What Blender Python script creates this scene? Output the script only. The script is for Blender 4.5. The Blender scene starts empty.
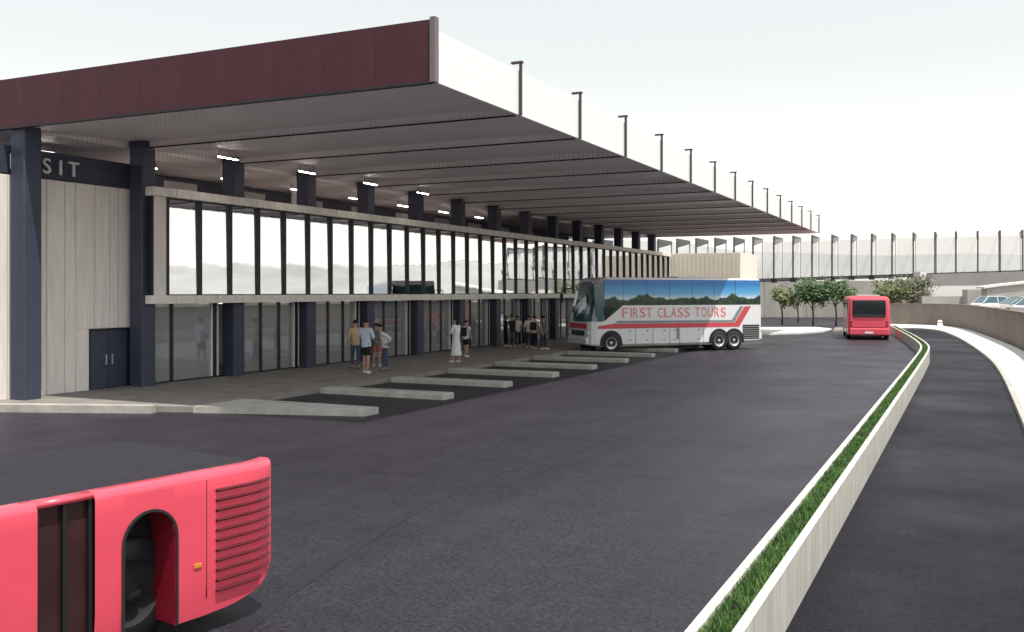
import bpy, bmesh, math, random
from mathutils import Vector, Matrix
random.seed(7)
R = math.radians

# ------------------------------------------------------------------ camera
F, HOR, H = 958.0, 292.0, 3.0
YAW = math.atan((969 - 512) / F)
ca, sa = math.cos(YAW), math.sin(YAW)
scn = bpy.context.scene
col = scn.collection
cam = bpy.data.cameras.new('camera'); cam.sensor_width = 36; cam.lens = 36 * F / 1024
cam.shift_y = (HOR - 316) / 1024; cam.clip_end = 5000; cam.clip_start = .05
co = bpy.data.objects.new('camera', cam); col.objects.link(co)
co.location = (0, 0, H); co.rotation_euler = (R(90), 0, YAW); scn.camera = co

# ------------------------------------------------------------------ sky, sun, exposure
SUN = Vector((.33, -.155, .93)).normalized()
w = bpy.data.worlds.new('World'); scn.world = w; w.use_nodes = True
nt = w.node_tree; bg = nt.nodes['Background']
sky = nt.nodes.new('ShaderNodeTexSky'); sky.sky_type = 'NISHITA'; sky.sun_disc = False
sky.sun_elevation = math.asin(SUN.z); sky.sun_rotation = math.atan2(SUN.x, SUN.y)
sky.air_density = 2.2; sky.dust_density = .4; sky.ozone_density = 1.0
hs = nt.nodes.new('ShaderNodeHueSaturation'); hs.inputs['Saturation'].default_value = .21
nt.links.new(sky.outputs[0], hs.inputs['Color']); nt.links.new(hs.outputs[0], bg.inputs[0])
bg.inputs[1].default_value = .15
sl = bpy.data.lights.new('sun', 'SUN'); sl.energy = 4.0; sl.angle = R(.6); sl.color = (1, .95, .88)
so = bpy.data.objects.new('sun', sl); col.objects.link(so)
so.rotation_euler = SUN.to_track_quat('Z', 'Y').to_euler()
vs = scn.view_settings; vs.view_transform = 'Standard'; vs.look = 'None'; vs.gamma = 1; vs.use_curve_mapping = False
vs.exposure = .24

# ------------------------------------------------------------------ measuring helpers (pixel of the photograph + distance -> place)
def CW(px, d):
    r = (px - 512) / F * d
    return (r * ca - d * sa, r * sa + d * ca)
def P(px, py, d):
    x, y = CW(px, d); return Vector((x, y, H - (py - HOR) * d / F))
def G(px, py, z=0.0):
    d = (H - z) * F / (py - HOR); x, y = CW(px, d); return Vector((x, y, z))

# ------------------------------------------------------------------ materials
MATS = {}
def mat(name, c, rough=.7, metal=0.0, var=.12, scale=3.0, bump=0.0, bscale=60.0, spec=.5, c2=None, stretch=(1, 1, 1), coat=0.0):
    if name in MATS: return MATS[name]
    m = bpy.data.materials.new(name); m.use_nodes = True; n = m.node_tree.nodes; l = m.node_tree.links
    b = n['Principled BSDF']; b.inputs['Roughness'].default_value = rough; b.inputs['Metallic'].default_value = metal
    b.inputs['Specular IOR Level'].default_value = spec; b.inputs['Coat Weight'].default_value = coat
    tc = n.new('ShaderNodeTexCoord'); mp = n.new('ShaderNodeMapping'); mp.inputs['Scale'].default_value = stretch
    l.new(tc.outputs['Object'], mp.inputs[0])
    nz = n.new('ShaderNodeTexNoise'); nz.inputs['Scale'].default_value = scale; nz.inputs['Detail'].default_value = 6; nz.inputs['Roughness'].default_value = .62
    l.new(mp.outputs[0], nz.inputs['Vector'])
    cr = n.new('ShaderNodeValToRGB'); a = tuple(v * (1 - var) for v in c); d = tuple(min(1, v * (1 + var)) for v in (c2 or c))
    cr.color_ramp.elements[0].position = .3; cr.color_ramp.elements[0].color = (*a, 1)
    cr.color_ramp.elements[1].position = .72; cr.color_ramp.elements[1].color = (*d, 1)
    l.new(nz.outputs['Fac'], cr.inputs[0]); l.new(cr.outputs[0], b.inputs['Base Color'])
    if bump:
        nb = n.new('ShaderNodeTexNoise'); nb.inputs['Scale'].default_value = bscale; nb.inputs['Detail'].default_value = 4
        l.new(mp.outputs[0], nb.inputs['Vector'])
        bp = n.new('ShaderNodeBump'); bp.inputs['Strength'].default_value = bump; bp.inputs['Distance'].default_value = .02
        l.new(nb.outputs['Fac'], bp.inputs['Height']); l.new(bp.outputs[0], b.inputs['Normal'])
    MATS[name] = m
    return m
def glassy(name, refl, tint, rough=.02, gcol=(1, 1, 1), lit_mix=0.0):
    """coated glazing: part mirror, part clear"""
    m = bpy.data.materials.new(name); m.use_nodes = True; n = m.node_tree.nodes; l = m.node_tree.links
    n.remove(n['Principled BSDF']); out = n['Material Output']
    t = n.new('ShaderNodeBsdfTransparent'); t.inputs[0].default_value = (*tint, 1)
    g = n.new('ShaderNodeBsdfGlossy'); g.inputs['Roughness'].default_value = rough; g.inputs['Color'].default_value = (*gcol, 1)
    nz = n.new('ShaderNodeTexNoise'); nz.inputs['Scale'].default_value = .9; tc = n.new('ShaderNodeTexCoord')
    l.new(tc.outputs['Object'], nz.inputs['Vector'])
    bp = n.new('ShaderNodeBump'); bp.inputs['Strength'].default_value = .08; bp.inputs['Distance'].default_value = .02
    l.new(nz.outputs['Fac'], bp.inputs['Height']); l.new(bp.outputs[0], g.inputs['Normal'])
    mx = n.new('ShaderNodeMixShader'); mx.inputs[0].default_value = refl
    if lit_mix:
        d = n.new('ShaderNodeBsdfDiffuse'); d.inputs[0].default_value = (.74, .74, .76, 1); m2 = n.new('ShaderNodeMixShader'); m2.inputs[0].default_value = lit_mix  # pale diffuse share stands in for light from inside the rooms
        l.new(t.outputs[0], m2.inputs[1]); l.new(d.outputs[0], m2.inputs[2]); l.new(m2.outputs[0], mx.inputs[1])
    else: l.new(t.outputs[0], mx.inputs[1])
    l.new(g.outputs[0], mx.inputs[2]); l.new(mx.outputs[0], out.inputs[0])
    MATS[name] = m; return m
def emis(name, c, s):
    m = bpy.data.materials.new(name); m.use_nodes = True; b = m.node_tree.nodes['Principled BSDF']
    b.inputs['Base Color'].default_value = (*c, 1); b.inputs['Emission Color'].default_value = (*c, 1); b.inputs['Emission Strength'].default_value = s
    MATS[name] = m; return m

def asphalt(name='asphalt', tint=(.0195, .0168, .0245), spec=.45):
    m = bpy.data.materials.new(name); m.use_nodes = True; n = m.node_tree.nodes; l = m.node_tree.links
    b = n['Principled BSDF']; b.inputs['Specular IOR Level'].default_value = spec
    tc = n.new('ShaderNodeTexCoord')
    def noise(s, det, stretch=(1, 1, 1), rot=0):
        mp = n.new('ShaderNodeMapping'); mp.inputs['Scale'].default_value = stretch; mp.inputs['Rotation'].default_value = (0, 0, rot)
        l.new(tc.outputs['Object'], mp.inputs[0])
        x = n.new('ShaderNodeTexNoise'); x.inputs['Scale'].default_value = s; x.inputs['Detail'].default_value = det; x.inputs['Roughness'].default_value = .65
        l.new(mp.outputs[0], x.inputs['Vector']); return x.outputs['Fac']
    def ramp(f, p0, v0, p1, v1):
        r = n.new('ShaderNodeMapRange'); r.inputs[1].default_value = p0; r.inputs[2].default_value = p1
        r.inputs[3].default_value = v0; r.inputs[4].default_value = v1; l.new(f, r.inputs[0]); return r.outputs[0]
    def mul(a, c):
        x = n.new('ShaderNodeMath'); x.operation = 'MULTIPLY'; l.new(a, x.inputs[0]); l.new(c, x.inputs[1]); return x.outputs[0]
    big = mul(ramp(noise(.11, 4), .32, .68, .68, 1.35), ramp(noise(.55, 6), .28, .55, .4, 1.0))
    tyre = ramp(noise(.9, 3, (1.2, .05, 1)), .35, .86, .65, 1.12)
    cross = ramp(noise(2.2, 3, (.12, 1.6, 1), R(8)), .35, .92, .65, 1.08)
    grain = mul(ramp(noise(20, 6), .34, .2, .66, 1.9), ramp(noise(4, 6), .32, .8, .68, 1.22))
    fine = ramp(noise(140, 2), .3, .7, .7, 1.35)
    f = mul(mul(mul(mul(big, tyre), cross), grain), fine)
    mxc = n.new('ShaderNodeMix'); mxc.data_type = 'RGBA'; mxc.blend_type = 'MULTIPLY'; mxc.inputs[0].default_value = 1
    mxc.inputs[6].default_value = (*tint, 1); l.new(f, mxc.inputs[7]); l.new(mxc.outputs[2], b.inputs['Base Color'])
    l.new(ramp(noise(.3, 4), .3, .42, .7, .62), b.inputs['Roughness'])
    bp = n.new('ShaderNodeBump'); bp.inputs['Strength'].default_value = .35; bp.inputs['Distance'].default_value = .01
    l.new(noise(90, 3), bp.inputs['Height']); l.new(bp.outputs[0], b.inputs['Normal'])
    MATS[name] = m; return m
asphalt()
asphalt('asphalt_lane', (.0078, .0073, .0125), .12)
mat('tar', (.016, .0145, .0195), .6, var=.4, scale=9, bump=.2)
mat('concrete', (.46, .44, .40), .8, var=.14, scale=2.2, bump=.15)
mat('kerb_white', (.72, .71, .68), .75, var=.1, scale=1.5, bump=.1)
mat('paving', (.24, .22, .20), .85, var=.22, scale=1.3, bump=.25)
mat('finger', (.43, .41, .365), .85, var=.2, scale=2.5, bump=.2)
mat('planter_concrete', (.58, .56, .50), .8, var=.26, scale=3, bump=.2, stretch=(1, 4, .35))
mat('coping', (.84, .80, .73), .8, var=.14, scale=4, bump=.12)
mat('navy', (.045, .05, .085), .55, var=.18, scale=1.5)
mat('mullion', (.012, .012, .016), .45, var=.1)
mat('soffit', (.86, .79, .785), .5, var=.05, scale=1.2, stretch=(.15, 3, 1), spec=.4)
def perforate(m, pitch, depth):
    n = m.node_tree.nodes; l = m.node_tree.links; b = n['Principled BSDF']; src = b.inputs['Base Color'].links[0].from_socket
    tc = n.new('ShaderNodeTexCoord'); sp = n.new('ShaderNodeSeparateXYZ'); l.new(tc.outputs['Object'], sp.inputs[0]); fs = []
    for i in (0, 1):
        k = n.new('ShaderNodeMath'); k.operation = 'MULTIPLY'; k.inputs[1].default_value = 2 * math.pi / pitch; l.new(sp.outputs[i], k.inputs[0])
        c = n.new('ShaderNodeMath'); c.operation = 'SINE'; l.new(k.outputs[0], c.inputs[0]); fs.append(c.outputs[0])
    p = n.new('ShaderNodeMath'); p.operation = 'MULTIPLY'; l.new(fs[0], p.inputs[0]); l.new(fs[1], p.inputs[1])
    mr = n.new('ShaderNodeMapRange'); mr.inputs[1].default_value = .15; mr.inputs[2].default_value = .45; mr.inputs[3].default_value = 1; mr.inputs[4].default_value = 1 - depth; l.new(p.outputs[0], mr.inputs[0])
    mx = n.new('ShaderNodeMix'); mx.data_type = 'RGBA'; mx.blend_type = 'MULTIPLY'; mx.inputs[0].default_value = 1; l.new(src, mx.inputs[6]); l.new(mr.outputs[0], mx.inputs[7]); l.new(mx.outputs[2], b.inputs['Base Color'])
perforate(MATS['soffit'], .17, .16)
mat('maroon', (.078, .025, .034), .45, var=.3, scale=.35, spec=.2)
mat('fascia_white', (.86, .86, .85), .5, var=.02)
mat('edge_trim', (.17, .14, .15), .5, var=.1)
mat('timber', (.84, .785, .725), .75, var=.12, scale=2.5, stretch=(6, 6, .3), bump=.1, bscale=20)
mat('cream', (.82, .75, .63), .75, var=.08, scale=2.5, stretch=(5, 5, .3))
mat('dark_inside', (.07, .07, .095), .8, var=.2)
mat('inside_wall', (.62, .59, .57), .8, var=.1)
mat('inside_light', (.7, .69, .67), .7, var=.05)
mat('bronze', (.055, .042, .04), .5, var=.1)
mat('letter_white', (.8, .8, .8), .5, var=.02)
glassy('glass_upper', .86, (.55, .6, .62), .015, (.98, .99, 1.0))
glassy('glass_lower', .30, (.62, .62, .63), .03, (.85, .9, .9), .34)
emis('lamp_glow', (1, .90, .82), 42)
emis('room_fill', (.95, .97, 1.0), 2.5)  # glow for the added fill lights indoors
mat('red_paint', (.80, .085, .13), .32, var=.05, coat=.4)
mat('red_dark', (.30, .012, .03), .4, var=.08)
mat('louvre_dark', (.09, .008, .015), .5, var=.08)
mat('black', (.012, .012, .014), .5, var=.1)
mat('rubber', (.018, .017, .018), .8, var=.2)
mat('rim', (.55, .56, .58), .35, .6, var=.08)
mat('white_paint', (.78, .78, .77), .3, var=.03, coat=.4)
mat('grey_stripe', (.22, .27, .27), .4, var=.05)
mat('red_stripe', (.62, .07, .09), .4, var=.05)
mat('red_letter', (.76, .24, .24), .4, var=.05)
mat('dark_glass', (.012, .018, .022), .06, var=.1, spec=.8, coat=.5)
mat('brown_glass', (.045, .018, .018), .12, var=.2, spec=.5)
mat('teal_glass', (.025, .10, .125), .18, var=.3, scale=1.2, spec=.8, coat=.6)
mat('lamp_lens', (.7, .72, .72), .15, var=.05)
mat('amber', (.7, .25, .04), .3, var=.05)
mat('soil', (.04, .03, .02), .95, var=.3)
mat('grass_blade', (.05, .13, .028), .6, var=.4, scale=5, c2=(.10, .20, .045))
mat('retaining', (.20, .165, .14), .85, var=.15, scale=.8, bump=.15, stretch=(1, 1, .4))
mat('retaining_pale', (.40, .375, .34), .9, var=.22, scale=.5, bump=.2, stretch=(1, 1, .25))
mat('grey_wall', (.27, .26, .25), .85, var=.1, scale=1)
mat('grey_pale', (.42, .405, .38), .85, var=.1, scale=1)
mat('white_wall', (.74, .72, .68), .8, var=.05)
mat('hill', (.36, .36, .34), .95, var=.3, scale=.02)  # base colour kept pale: distance haze is put into it
mat('terrain', (.16, .145, .125), .95, var=.3, scale=.3, bump=.2)
mat('steel', (.11, .105, .11), .5, var=.1)
mat('deck_dark', (.021, .0185, .025), .75, var=.25, scale=8, bump=.2, spec=.3)
mat('deck', (.07, .065, .07), .7, var=.1)
glassy('screen_glass', .12, (.93, .93, .93), .25)
mat('bark', (.10, .075, .055), .9, var=.25, scale=8, bump=.3)

def frosted():
    m = bpy.data.materials.new('screen_panel'); m.use_nodes = True; n = m.node_tree.nodes; l = m.node_tree.links
    n.remove(n['Principled BSDF']); out = n['Material Output']
    t = n.new('ShaderNodeBsdfTransparent'); t.inputs[0].default_value = (.95, .95, .95, 1)
    d = n.new('ShaderNodeBsdfDiffuse'); d.inputs[0].default_value = (.85, .84, .83, 1)
    tr = n.new('ShaderNodeBsdfTranslucent'); tr.inputs[0].default_value = (.85, .84, .83, 1)
    a = n.new('ShaderNodeAddShader'); l.new(d.outputs[0], a.inputs[0]); l.new(tr.outputs[0], a.inputs[1])
    mx = n.new('ShaderNodeMixShader'); mx.inputs[0].default_value = .2
    l.new(t.outputs[0], mx.inputs[1]); l.new(d.outputs[0], mx.inputs[2]); l.new(mx.outputs[0], out.inputs[0])
    MATS['screen_panel'] = m
frosted()
def leafmat(name, c, c2):
    m = mat(name, c, .55, var=.3, scale=1.6, c2=c2)
    b = m.node_tree.nodes['Principled BSDF']; b.inputs['Subsurface Weight'].default_value = 0
    return m
leafmat('leaf_a', (.05, .10, .04), (.11, .19, .07)); leafmat('leaf_b', (.07, .10, .04), (.18, .21, .08)); leafmat('leaf_c', (.06, .065, .035), (.13, .13, .075))

def wrap_picture():
    """printed picture of hills under a blue sky along the coach's windows"""
    m = bpy.data.materials.new('window_wrap'); m.use_nodes = True; n = m.node_tree.nodes; l = m.node_tree.links
    b = n['Principled BSDF']; b.inputs['Roughness'].default_value = .12; b.inputs['Coat Weight'].default_value = .5
    tc = n.new('ShaderNodeTexCoord'); sp = n.new('ShaderNodeSeparateXYZ'); l.new(tc.outputs['Object'], sp.inputs[0])
    cb = n.new('ShaderNodeCombineXYZ'); l.new(sp.outputs[0], cb.inputs[0])
    nz = n.new('ShaderNodeTexNoise'); nz.inputs['Scale'].default_value = .75; nz.inputs['Detail'].default_value = 5; l.new(cb.outputs[0], nz.inputs['Vector'])
    hl = n.new('ShaderNodeMapRange'); hl.inputs[1].default_value = .3; hl.inputs[2].default_value = .7; hl.inputs[3].default_value = 2.42; hl.inputs[4].default_value = 3.0
    l.new(nz.outputs['Fac'], hl.inputs[0])
    sb = n.new('ShaderNodeMath'); sb.operation = 'SUBTRACT'; l.new(sp.outputs[2], sb.inputs[0]); l.new(hl.outputs[0], sb.inputs[1])
    ms = n.new('ShaderNodeMapRange'); ms.inputs[1].default_value = -.03; ms.inputs[2].default_value = .03; l.new(sb.outputs[0], ms.inputs[0])
    sk = n.new('ShaderNodeValToRGB'); e = sk.color_ramp.elements; e[0].position = 0; e[0].color = (.55, .68, .75, 1); e[1].position = .8; e[1].color = (.03, .19, .5, 1)
    x = e.new(.22); x.color = (.16, .42, .68, 1); x = e.new(.5); x.color = (.06, .33, .64, 1)
    mr = n.new('ShaderNodeMapRange'); mr.inputs[1].default_value = 2.7; mr.inputs[2].default_value = 3.55; l.new(sp.outputs[2], mr.inputs[0]); l.new(mr.outputs[0], sk.inputs[0])
    n2 = n.new('ShaderNodeTexNoise'); n2.inputs['Scale'].default_value = 5; n2.inputs['Detail'].default_value = 6; l.new(tc.outputs['Object'], n2.inputs['Vector'])
    gr = n.new('ShaderNodeValToRGB'); e = gr.color_ramp.elements; e[0].position = .35; e[0].color = (.005, .016, .02, 1); e[1].position = .75; e[1].color = (.04, .085, .03, 1)
    l.new(n2.outputs['Fac'], gr.inputs[0])
    mx = n.new('ShaderNodeMix'); mx.data_type = 'RGBA'; l.new(ms.outputs[0], mx.inputs[0]); l.new(gr.outputs[0], mx.inputs[6]); l.new(sk.outputs[0], mx.inputs[7])
    l.new(mx.outputs[2], b.inputs['Base Color']); MATS['window_wrap'] = m
wrap_picture()

# ------------------------------------------------------------------ mesh helpers
class MB:
    def __init__(s): s.v = []; s.f = []; s.m = []
    def add(s, vs, fs, mi=0):
        o = len(s.v); s.v += [tuple(q) for q in vs]; s.f += [tuple(i + o for i in f) for f in fs]; s.m += [mi] * len(fs); return s
    def box(s, x0, x1, y0, y1, z0, z1, mi=0):
        vs = [(x, y, z) for z in (z0, z1) for y in (y0, y1) for x in (x0, x1)]
        return s.add(vs, [(0, 2, 3, 1), (4, 5, 7, 6), (0, 1, 5, 4), (2, 6, 7, 3), (0, 4, 6, 2), (1, 3, 7, 5)], mi)
    def cbox(s, x0, x1, y0, y1, z0, z1, c=.02, mi=0):
        """box with chamfered edges"""
        bm = bmesh.new(); bmesh.ops.create_cube(bm, size=1)
        for q in bm.verts: q.co = Vector(((x0 + x1) / 2 + q.co.x * (x1 - x0), (y0 + y1) / 2 + q.co.y * (y1 - y0), (z0 + z1) / 2 + q.co.z * (z1 - z0)))
        bmesh.ops.bevel(bm, geom=list(bm.edges), offset=c, segments=1, affect='EDGES')
        bm.verts.index_update(); s.add([q.co for q in bm.verts], [[q.index for q in f.verts] for f in bm.faces], mi); bm.free(); return s
    def prism(s, poly, z0, z1, mi=0):
        n = len(poly); vs = [(p[0], p[1], z0) for p in poly] + [(p[0], p[1], z1) for p in poly]
        fs = [tuple(range(n - 1, -1, -1)), tuple(range(n, 2 * n))] + [(i, (i + 1) % n, (i + 1) % n + n, i + n) for i in range(n)]
        return s.add(vs, fs, mi)
    def ext(s, poly3, off, mi=0):
        n = len(poly3); off = Vector(off); vs = [Vector(p) for p in poly3] + [Vector(p) + off for p in poly3]
        fs = [tuple(range(n - 1, -1, -1)), tuple(range(n, 2 * n))] + [(i, (i + 1) % n, (i + 1) % n + n, i + n) for i in range(n)]
        return s.add(vs, fs, mi)
    def tube(s, pts, rad, seg=8, cap=True, mi=0):
        pts = [Vector(p) for p in pts]; rs = rad if isinstance(rad, (list, tuple)) else [rad] * len(pts); rings = []
        for i, p in enumerate(pts):
            t = (pts[min(i + 1, len(pts) - 1)] - pts[max(i - 1, 0)]).normalized()
            a = t.cross(Vector((0, 0, 1)) if abs(t.z) < .9 else Vector((1, 0, 0))).normalized(); b = t.cross(a)
            rings.append([p + (a * math.cos(2 * math.pi * k / seg) + b * math.sin(2 * math.pi * k / seg)) * rs[i] for k in range(seg)])
        vs = [q for r in rings for q in r]; fs = []
        for i in range(len(pts) - 1):
            for k in range(seg):
                k2 = (k + 1) % seg; fs.append((i * seg + k, i * seg + k2, (i + 1) * seg + k2, (i + 1) * seg + k))
        if cap: fs += [tuple(range(seg - 1, -1, -1)), tuple((len(pts) - 1) * seg + k for k in range(seg))]
        return s.add(vs, fs, mi)
    def lathe_y(s, c, prof, seg=24, mi=0):
        """profile of (radius, y) turned about the y axis through c"""
        c = Vector(c); vs = []; fs = []
        for r, y in prof:
            for k in range(seg): a = 2 * math.pi * k / seg; vs.append(c + Vector((r * math.cos(a), y, r * math.sin(a))))
        for i in range(len(prof) - 1):
            for k in range(seg):
                k2 = (k + 1) % seg; fs.append((i * seg + k, (i + 1) * seg + k, (i + 1) * seg + k2, i * seg + k2))
        return s.add(vs, fs, mi)
    def ellipsoid(s, c, r, seg=14, rings=8, zmin=-1.0, mi=0):
        c = Vector(c); vs = []; fs = []
        for i in range(rings + 1):
            t = -math.pi / 2 + math.pi * i / rings
            for k in range(seg):
                a = 2 * math.pi * k / seg; z = max(math.sin(t), zmin)
                vs.append(c + Vector((r[0] * math.cos(t) * math.cos(a), r[1] * math.cos(t) * math.sin(a), r[2] * z)))
        for i in range(rings):
            for k in range(seg):
                k2 = (k + 1) % seg; fs.append((i * seg + k, i * seg + k2, (i + 1) * seg + k2, (i + 1) * seg + k))
        return s.add(vs, fs, mi)
    def mesh(s, name, mats, smooth=False):
        used = sorted({i for f in s.f for i in f}); mp = {u: i for i, u in enumerate(used)}
        me = bpy.data.meshes.new(name); me.from_pydata([s.v[u] for u in used], [], [tuple(mp[i] for i in f) for f in s.f])
        for q in ([mats] if isinstance(mats, str) else mats): me.materials.append(MATS[q])
        me.polygons.foreach_set('material_index', s.m)
        if smooth: me.polygons.foreach_set('use_smooth', [True] * len(s.f))
        me.update(); return me
    def build(s, name, mats, parent=None, smooth=False):
        return link(name, s.mesh(name, mats, smooth), parent)
def link(name, me, parent=None, loc=None):
    o = bpy.data.objects.new(name, me); col.objects.link(o); o.parent = parent
    if loc is not None: o.location = loc
    return o
def empty(name, loc=(0, 0, 0), rz=0):
    o = bpy.data.objects.new(name, None); col.objects.link(o); o.location = loc; o.rotation_euler = (0, 0, rz); o.empty_display_size = .3; return o
def tag(o, label, cat, group=None):
    o['label'] = label; o['category'] = cat
    if group: o['group'] = group
    return o
def kind(o, k, label=None):
    o['kind'] = k
    if label: o['label'] = label
    return o
def text_mesh(s, size, mat_name, depth=.02, xs=1.0, spacing=1.0, bold=0.0):
    cu = bpy.data.curves.new('t', 'FONT'); cu.body = s; cu.size = size; cu.extrude = depth; cu.space_character = spacing; cu.offset = bold
    ob = bpy.data.objects.new('t', cu); col.objects.link(ob)
    dg = bpy.context.evaluated_depsgraph_get(); me = bpy.data.meshes.new_from_object(ob.evaluated_get(dg))
    bpy.data.objects.remove(ob); bpy.data.curves.remove(cu)
    for v in me.vertices: v.co.x *= xs
    me.materials.clear(); me.materials.append(MATS[mat_name]); return me

def offs(path, d):
    out = []
    for i, p in enumerate(path):
        a = Vector(path[max(i - 1, 0)]); b = Vector(path[min(i + 1, len(path) - 1)]); t = (b - a).normalized(); n = Vector((t.y, -t.x)); out.append((p[0] + n.x * d, p[1] + n.y * d))
    return out
def dens(path, n):
    out = []
    for a, b in zip(path[:-1], path[1:]):
        L = math.dist(a, b); k = max(1, int(L / n))
        for i in range(k): t = i / k; out.append((a[0] + (b[0] - a[0]) * t, a[1] + (b[1] - a[1]) * t))
    return out + [path[-1]]
def ribbon(m, path, d0, d1, z0, z1):
    A, B = offs(path, d0), offs(path, d1); n = len(path); vs = []
    for p, q in zip(A, B): vs += [(p[0], p[1], z0), (q[0], q[1], z0), (q[0], q[1], z1), (p[0], p[1], z1)]
    fs = []
    for i in range(n - 1):
        a, b = i * 4, i * 4 + 4
        fs += [(a + 1, b + 1, b + 2, a + 2), (a + 3, a + 2, b + 2, b + 3), (a, a + 3, b + 3, b), (a, b, b + 1, a + 1)]
    fs += [(0, 1, 2, 3), (n * 4 - 1, n * 4 - 2, n * 4 - 3, n * 4 - 4)]
    m.add(vs, fs); return m
def smoothp(path, it=2):
    for _ in range(it):
        o = [path[0]]
        for a, b in zip(path[:-1], path[1:]): o += [(a[0] * .75 + b[0] * .25, a[1] * .75 + b[1] * .25), (a[0] * .25 + b[0] * .75, a[1] * .25 + b[1] * .75)]
        path = o + [path[-1]]
    return path

# ================================================================== ground
g = MB(); g.add([(-1500, -600, 0), (1500, -600, 0), (1500, 1500, 0), (-1500, 1500, 0)], [(0, 1, 2, 3)])
kind(g.build('ground', 'asphalt'), 'structure', 'dark grey asphalt of the bus yard and roads')
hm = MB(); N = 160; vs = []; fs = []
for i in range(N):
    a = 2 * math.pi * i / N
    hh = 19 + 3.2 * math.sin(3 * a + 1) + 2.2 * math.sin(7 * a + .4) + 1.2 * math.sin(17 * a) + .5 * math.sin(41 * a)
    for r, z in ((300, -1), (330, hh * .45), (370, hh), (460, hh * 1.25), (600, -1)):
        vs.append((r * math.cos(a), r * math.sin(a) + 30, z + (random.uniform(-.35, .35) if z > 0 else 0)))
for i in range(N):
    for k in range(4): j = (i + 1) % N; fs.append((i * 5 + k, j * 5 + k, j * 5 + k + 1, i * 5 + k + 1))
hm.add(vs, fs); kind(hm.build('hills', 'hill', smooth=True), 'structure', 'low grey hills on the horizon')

# ------------------------------------------------------------------ bus platform and its concrete fingers
YS = [19.3 + 3.86 * k for k in range(12)]
plat = [(-24.5, 15.3), (-21.1, 16.7), (-18.5, 17.7), (-17.4, 18.15), (-17.4, 77.0), (-24.5, 77.0)]
kind(MB().prism(plat, -.05, .15).build('pavement', 'paving'), 'structure', 'grey brown paved platform in front of the terminal')
kb = [(-24.4, 15.05), (-21.1, 16.35), (-18.2, 17.5), (-18.3, 17.75), (-21.2, 16.68), (-24.5, 15.28)]
kind(MB().prism(kb, -.05, .19).build('kerb', 'finger'), 'structure', 'pale concrete kerb at the near end of the platform')
for k, y in enumerate(YS):
    fm = MB().cbox(-17.39, -13.15, y, y + .62, -.06, .165 + random.uniform(-.008, .008), .025) if k else MB().prism([(-13.15, y), (-13.15, y + .62), (-17.39, y + .62), (-17.39, 18.06)], -.06, .165)
    o = fm.build('platform_finger', 'finger')
    ords = ['first', 'second', 'third', 'fourth', 'fifth', 'sixth', 'seventh', 'eighth', 'ninth', 'tenth', 'eleventh', 'twelfth']
    tag(o, f'low concrete finger between bus bays, {ords[k]} one counted from the camera', 'kerb island', 'concrete fingers between the bus bays')

seam = dens(smoothp([tuple(G(60, 790).xy), tuple(G(300, 578).xy), tuple(G(455, 487).xy), tuple(G(560, 452).xy), tuple(G(690, 392).xy), tuple(G(760, 366).xy)]), .4)
random.seed(5); seam = [(p[0] + random.uniform(-.03, .03), p[1] + random.uniform(-.03, .03)) for p in seam]
kind(ribbon(MB(), seam, -.09, .09, -.01, .004).build('tar_seam', 'tar'), 'structure', 'dark sealed seam running across the asphalt yard')
# ================================================================== terminal building
TB = empty('terminal_building', (0, 0, 0))
tag(TB, 'long two storey glazed bus terminal under a deep maroon edged canopy', 'building')
FX, LX, CX = -22.2, -22.85, -22.65
CP = 3.98; Y0 = 17.45
CY = [Y0 + CP * k for k in range(15)]
Z0, DZ = 7.35, .22
YE = CY[-1] + .4
# columns
cm = MB().cbox(-.27, .27, -.27, .27, .12, 7.72, .03).mesh('column', 'navy')
for y in CY: link('column', cm, TB, (CX, y, 0))
# canopy: roof slab, soffit panels, fascias
RF = MB(); RF.box(-40, -10.09, 17.2, YE, 8.0, 8.3); roof = RF.build('roof', 'edge_trim', TB)
edges = [17.2] + [c for c in CY[1:]] + [YE]
for a, b in zip(edges[:-1], edges[1:]):
    if b - a < 1: continue
    s = MB(); zt = 8.0
    v = [(-10.07, a, Z0), (-10.07, b, Z0 + DZ), (CX - .32, b, Z0 + DZ), (CX - .32, a, Z0)]
    t = [(p[0], p[1], zt) for p in v]
    s.add(v + t, [(0, 1, 2, 3), (7, 6, 5, 4), (0, 3, 7, 4), (1, 5, 6, 2), (0, 4, 5, 1), (3, 2, 6, 7)])
    s.build('soffit_panel', 'soffit', roof)
    MB().box(CX + .3, -10.08, b - .03, b - .004, Z0 - .008, Z0 + .03).build('soffit_joint', 'black', roof) if b < YE - 1 else None
for a, b in zip(edges[:-1], edges[1:]):
    if b - a < 1: continue
    MB().box(-39.5, CX - .324, a + .012, b - .012, Z0 + .0, 7.9).build('ceiling_panel', 'soffit', roof)
NP = 22; fw = (40.0 - 10.0) / NP
fp = MB().cbox(0, fw - .005, 0, .1, Z0, 8.62, .003).mesh('fascia_panel', 'maroon')
for k in range(NP): link('fascia_panel', fp, roof, (-10.005 - fw * (k + 1), 17.08, 0))
MB().box(-10.003, -9.88, 17.04, 17.2, Z0 - .03, 8.66).build('edge_trim', 'edge_trim', roof)
MB().box(-40, -10.005, 17.06, 17.19, Z0 - .05, Z0 - .004).build('drip_edge', 'black', roof)
for a, b in zip(edges[:-1], edges[1:]):
    if b - a < 1: continue
    MB().box(-10.065, -9.95, a + (.006 if a > 17.3 else .01), b - .006, Z0 - .01, 8.42).build('side_fascia', 'fascia_white', roof)
MB().box(-40, -9.95, YE + .003, YE + .1, Z0 - .01, 8.42).build('end_fascia', 'fascia_white', roof)
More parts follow.
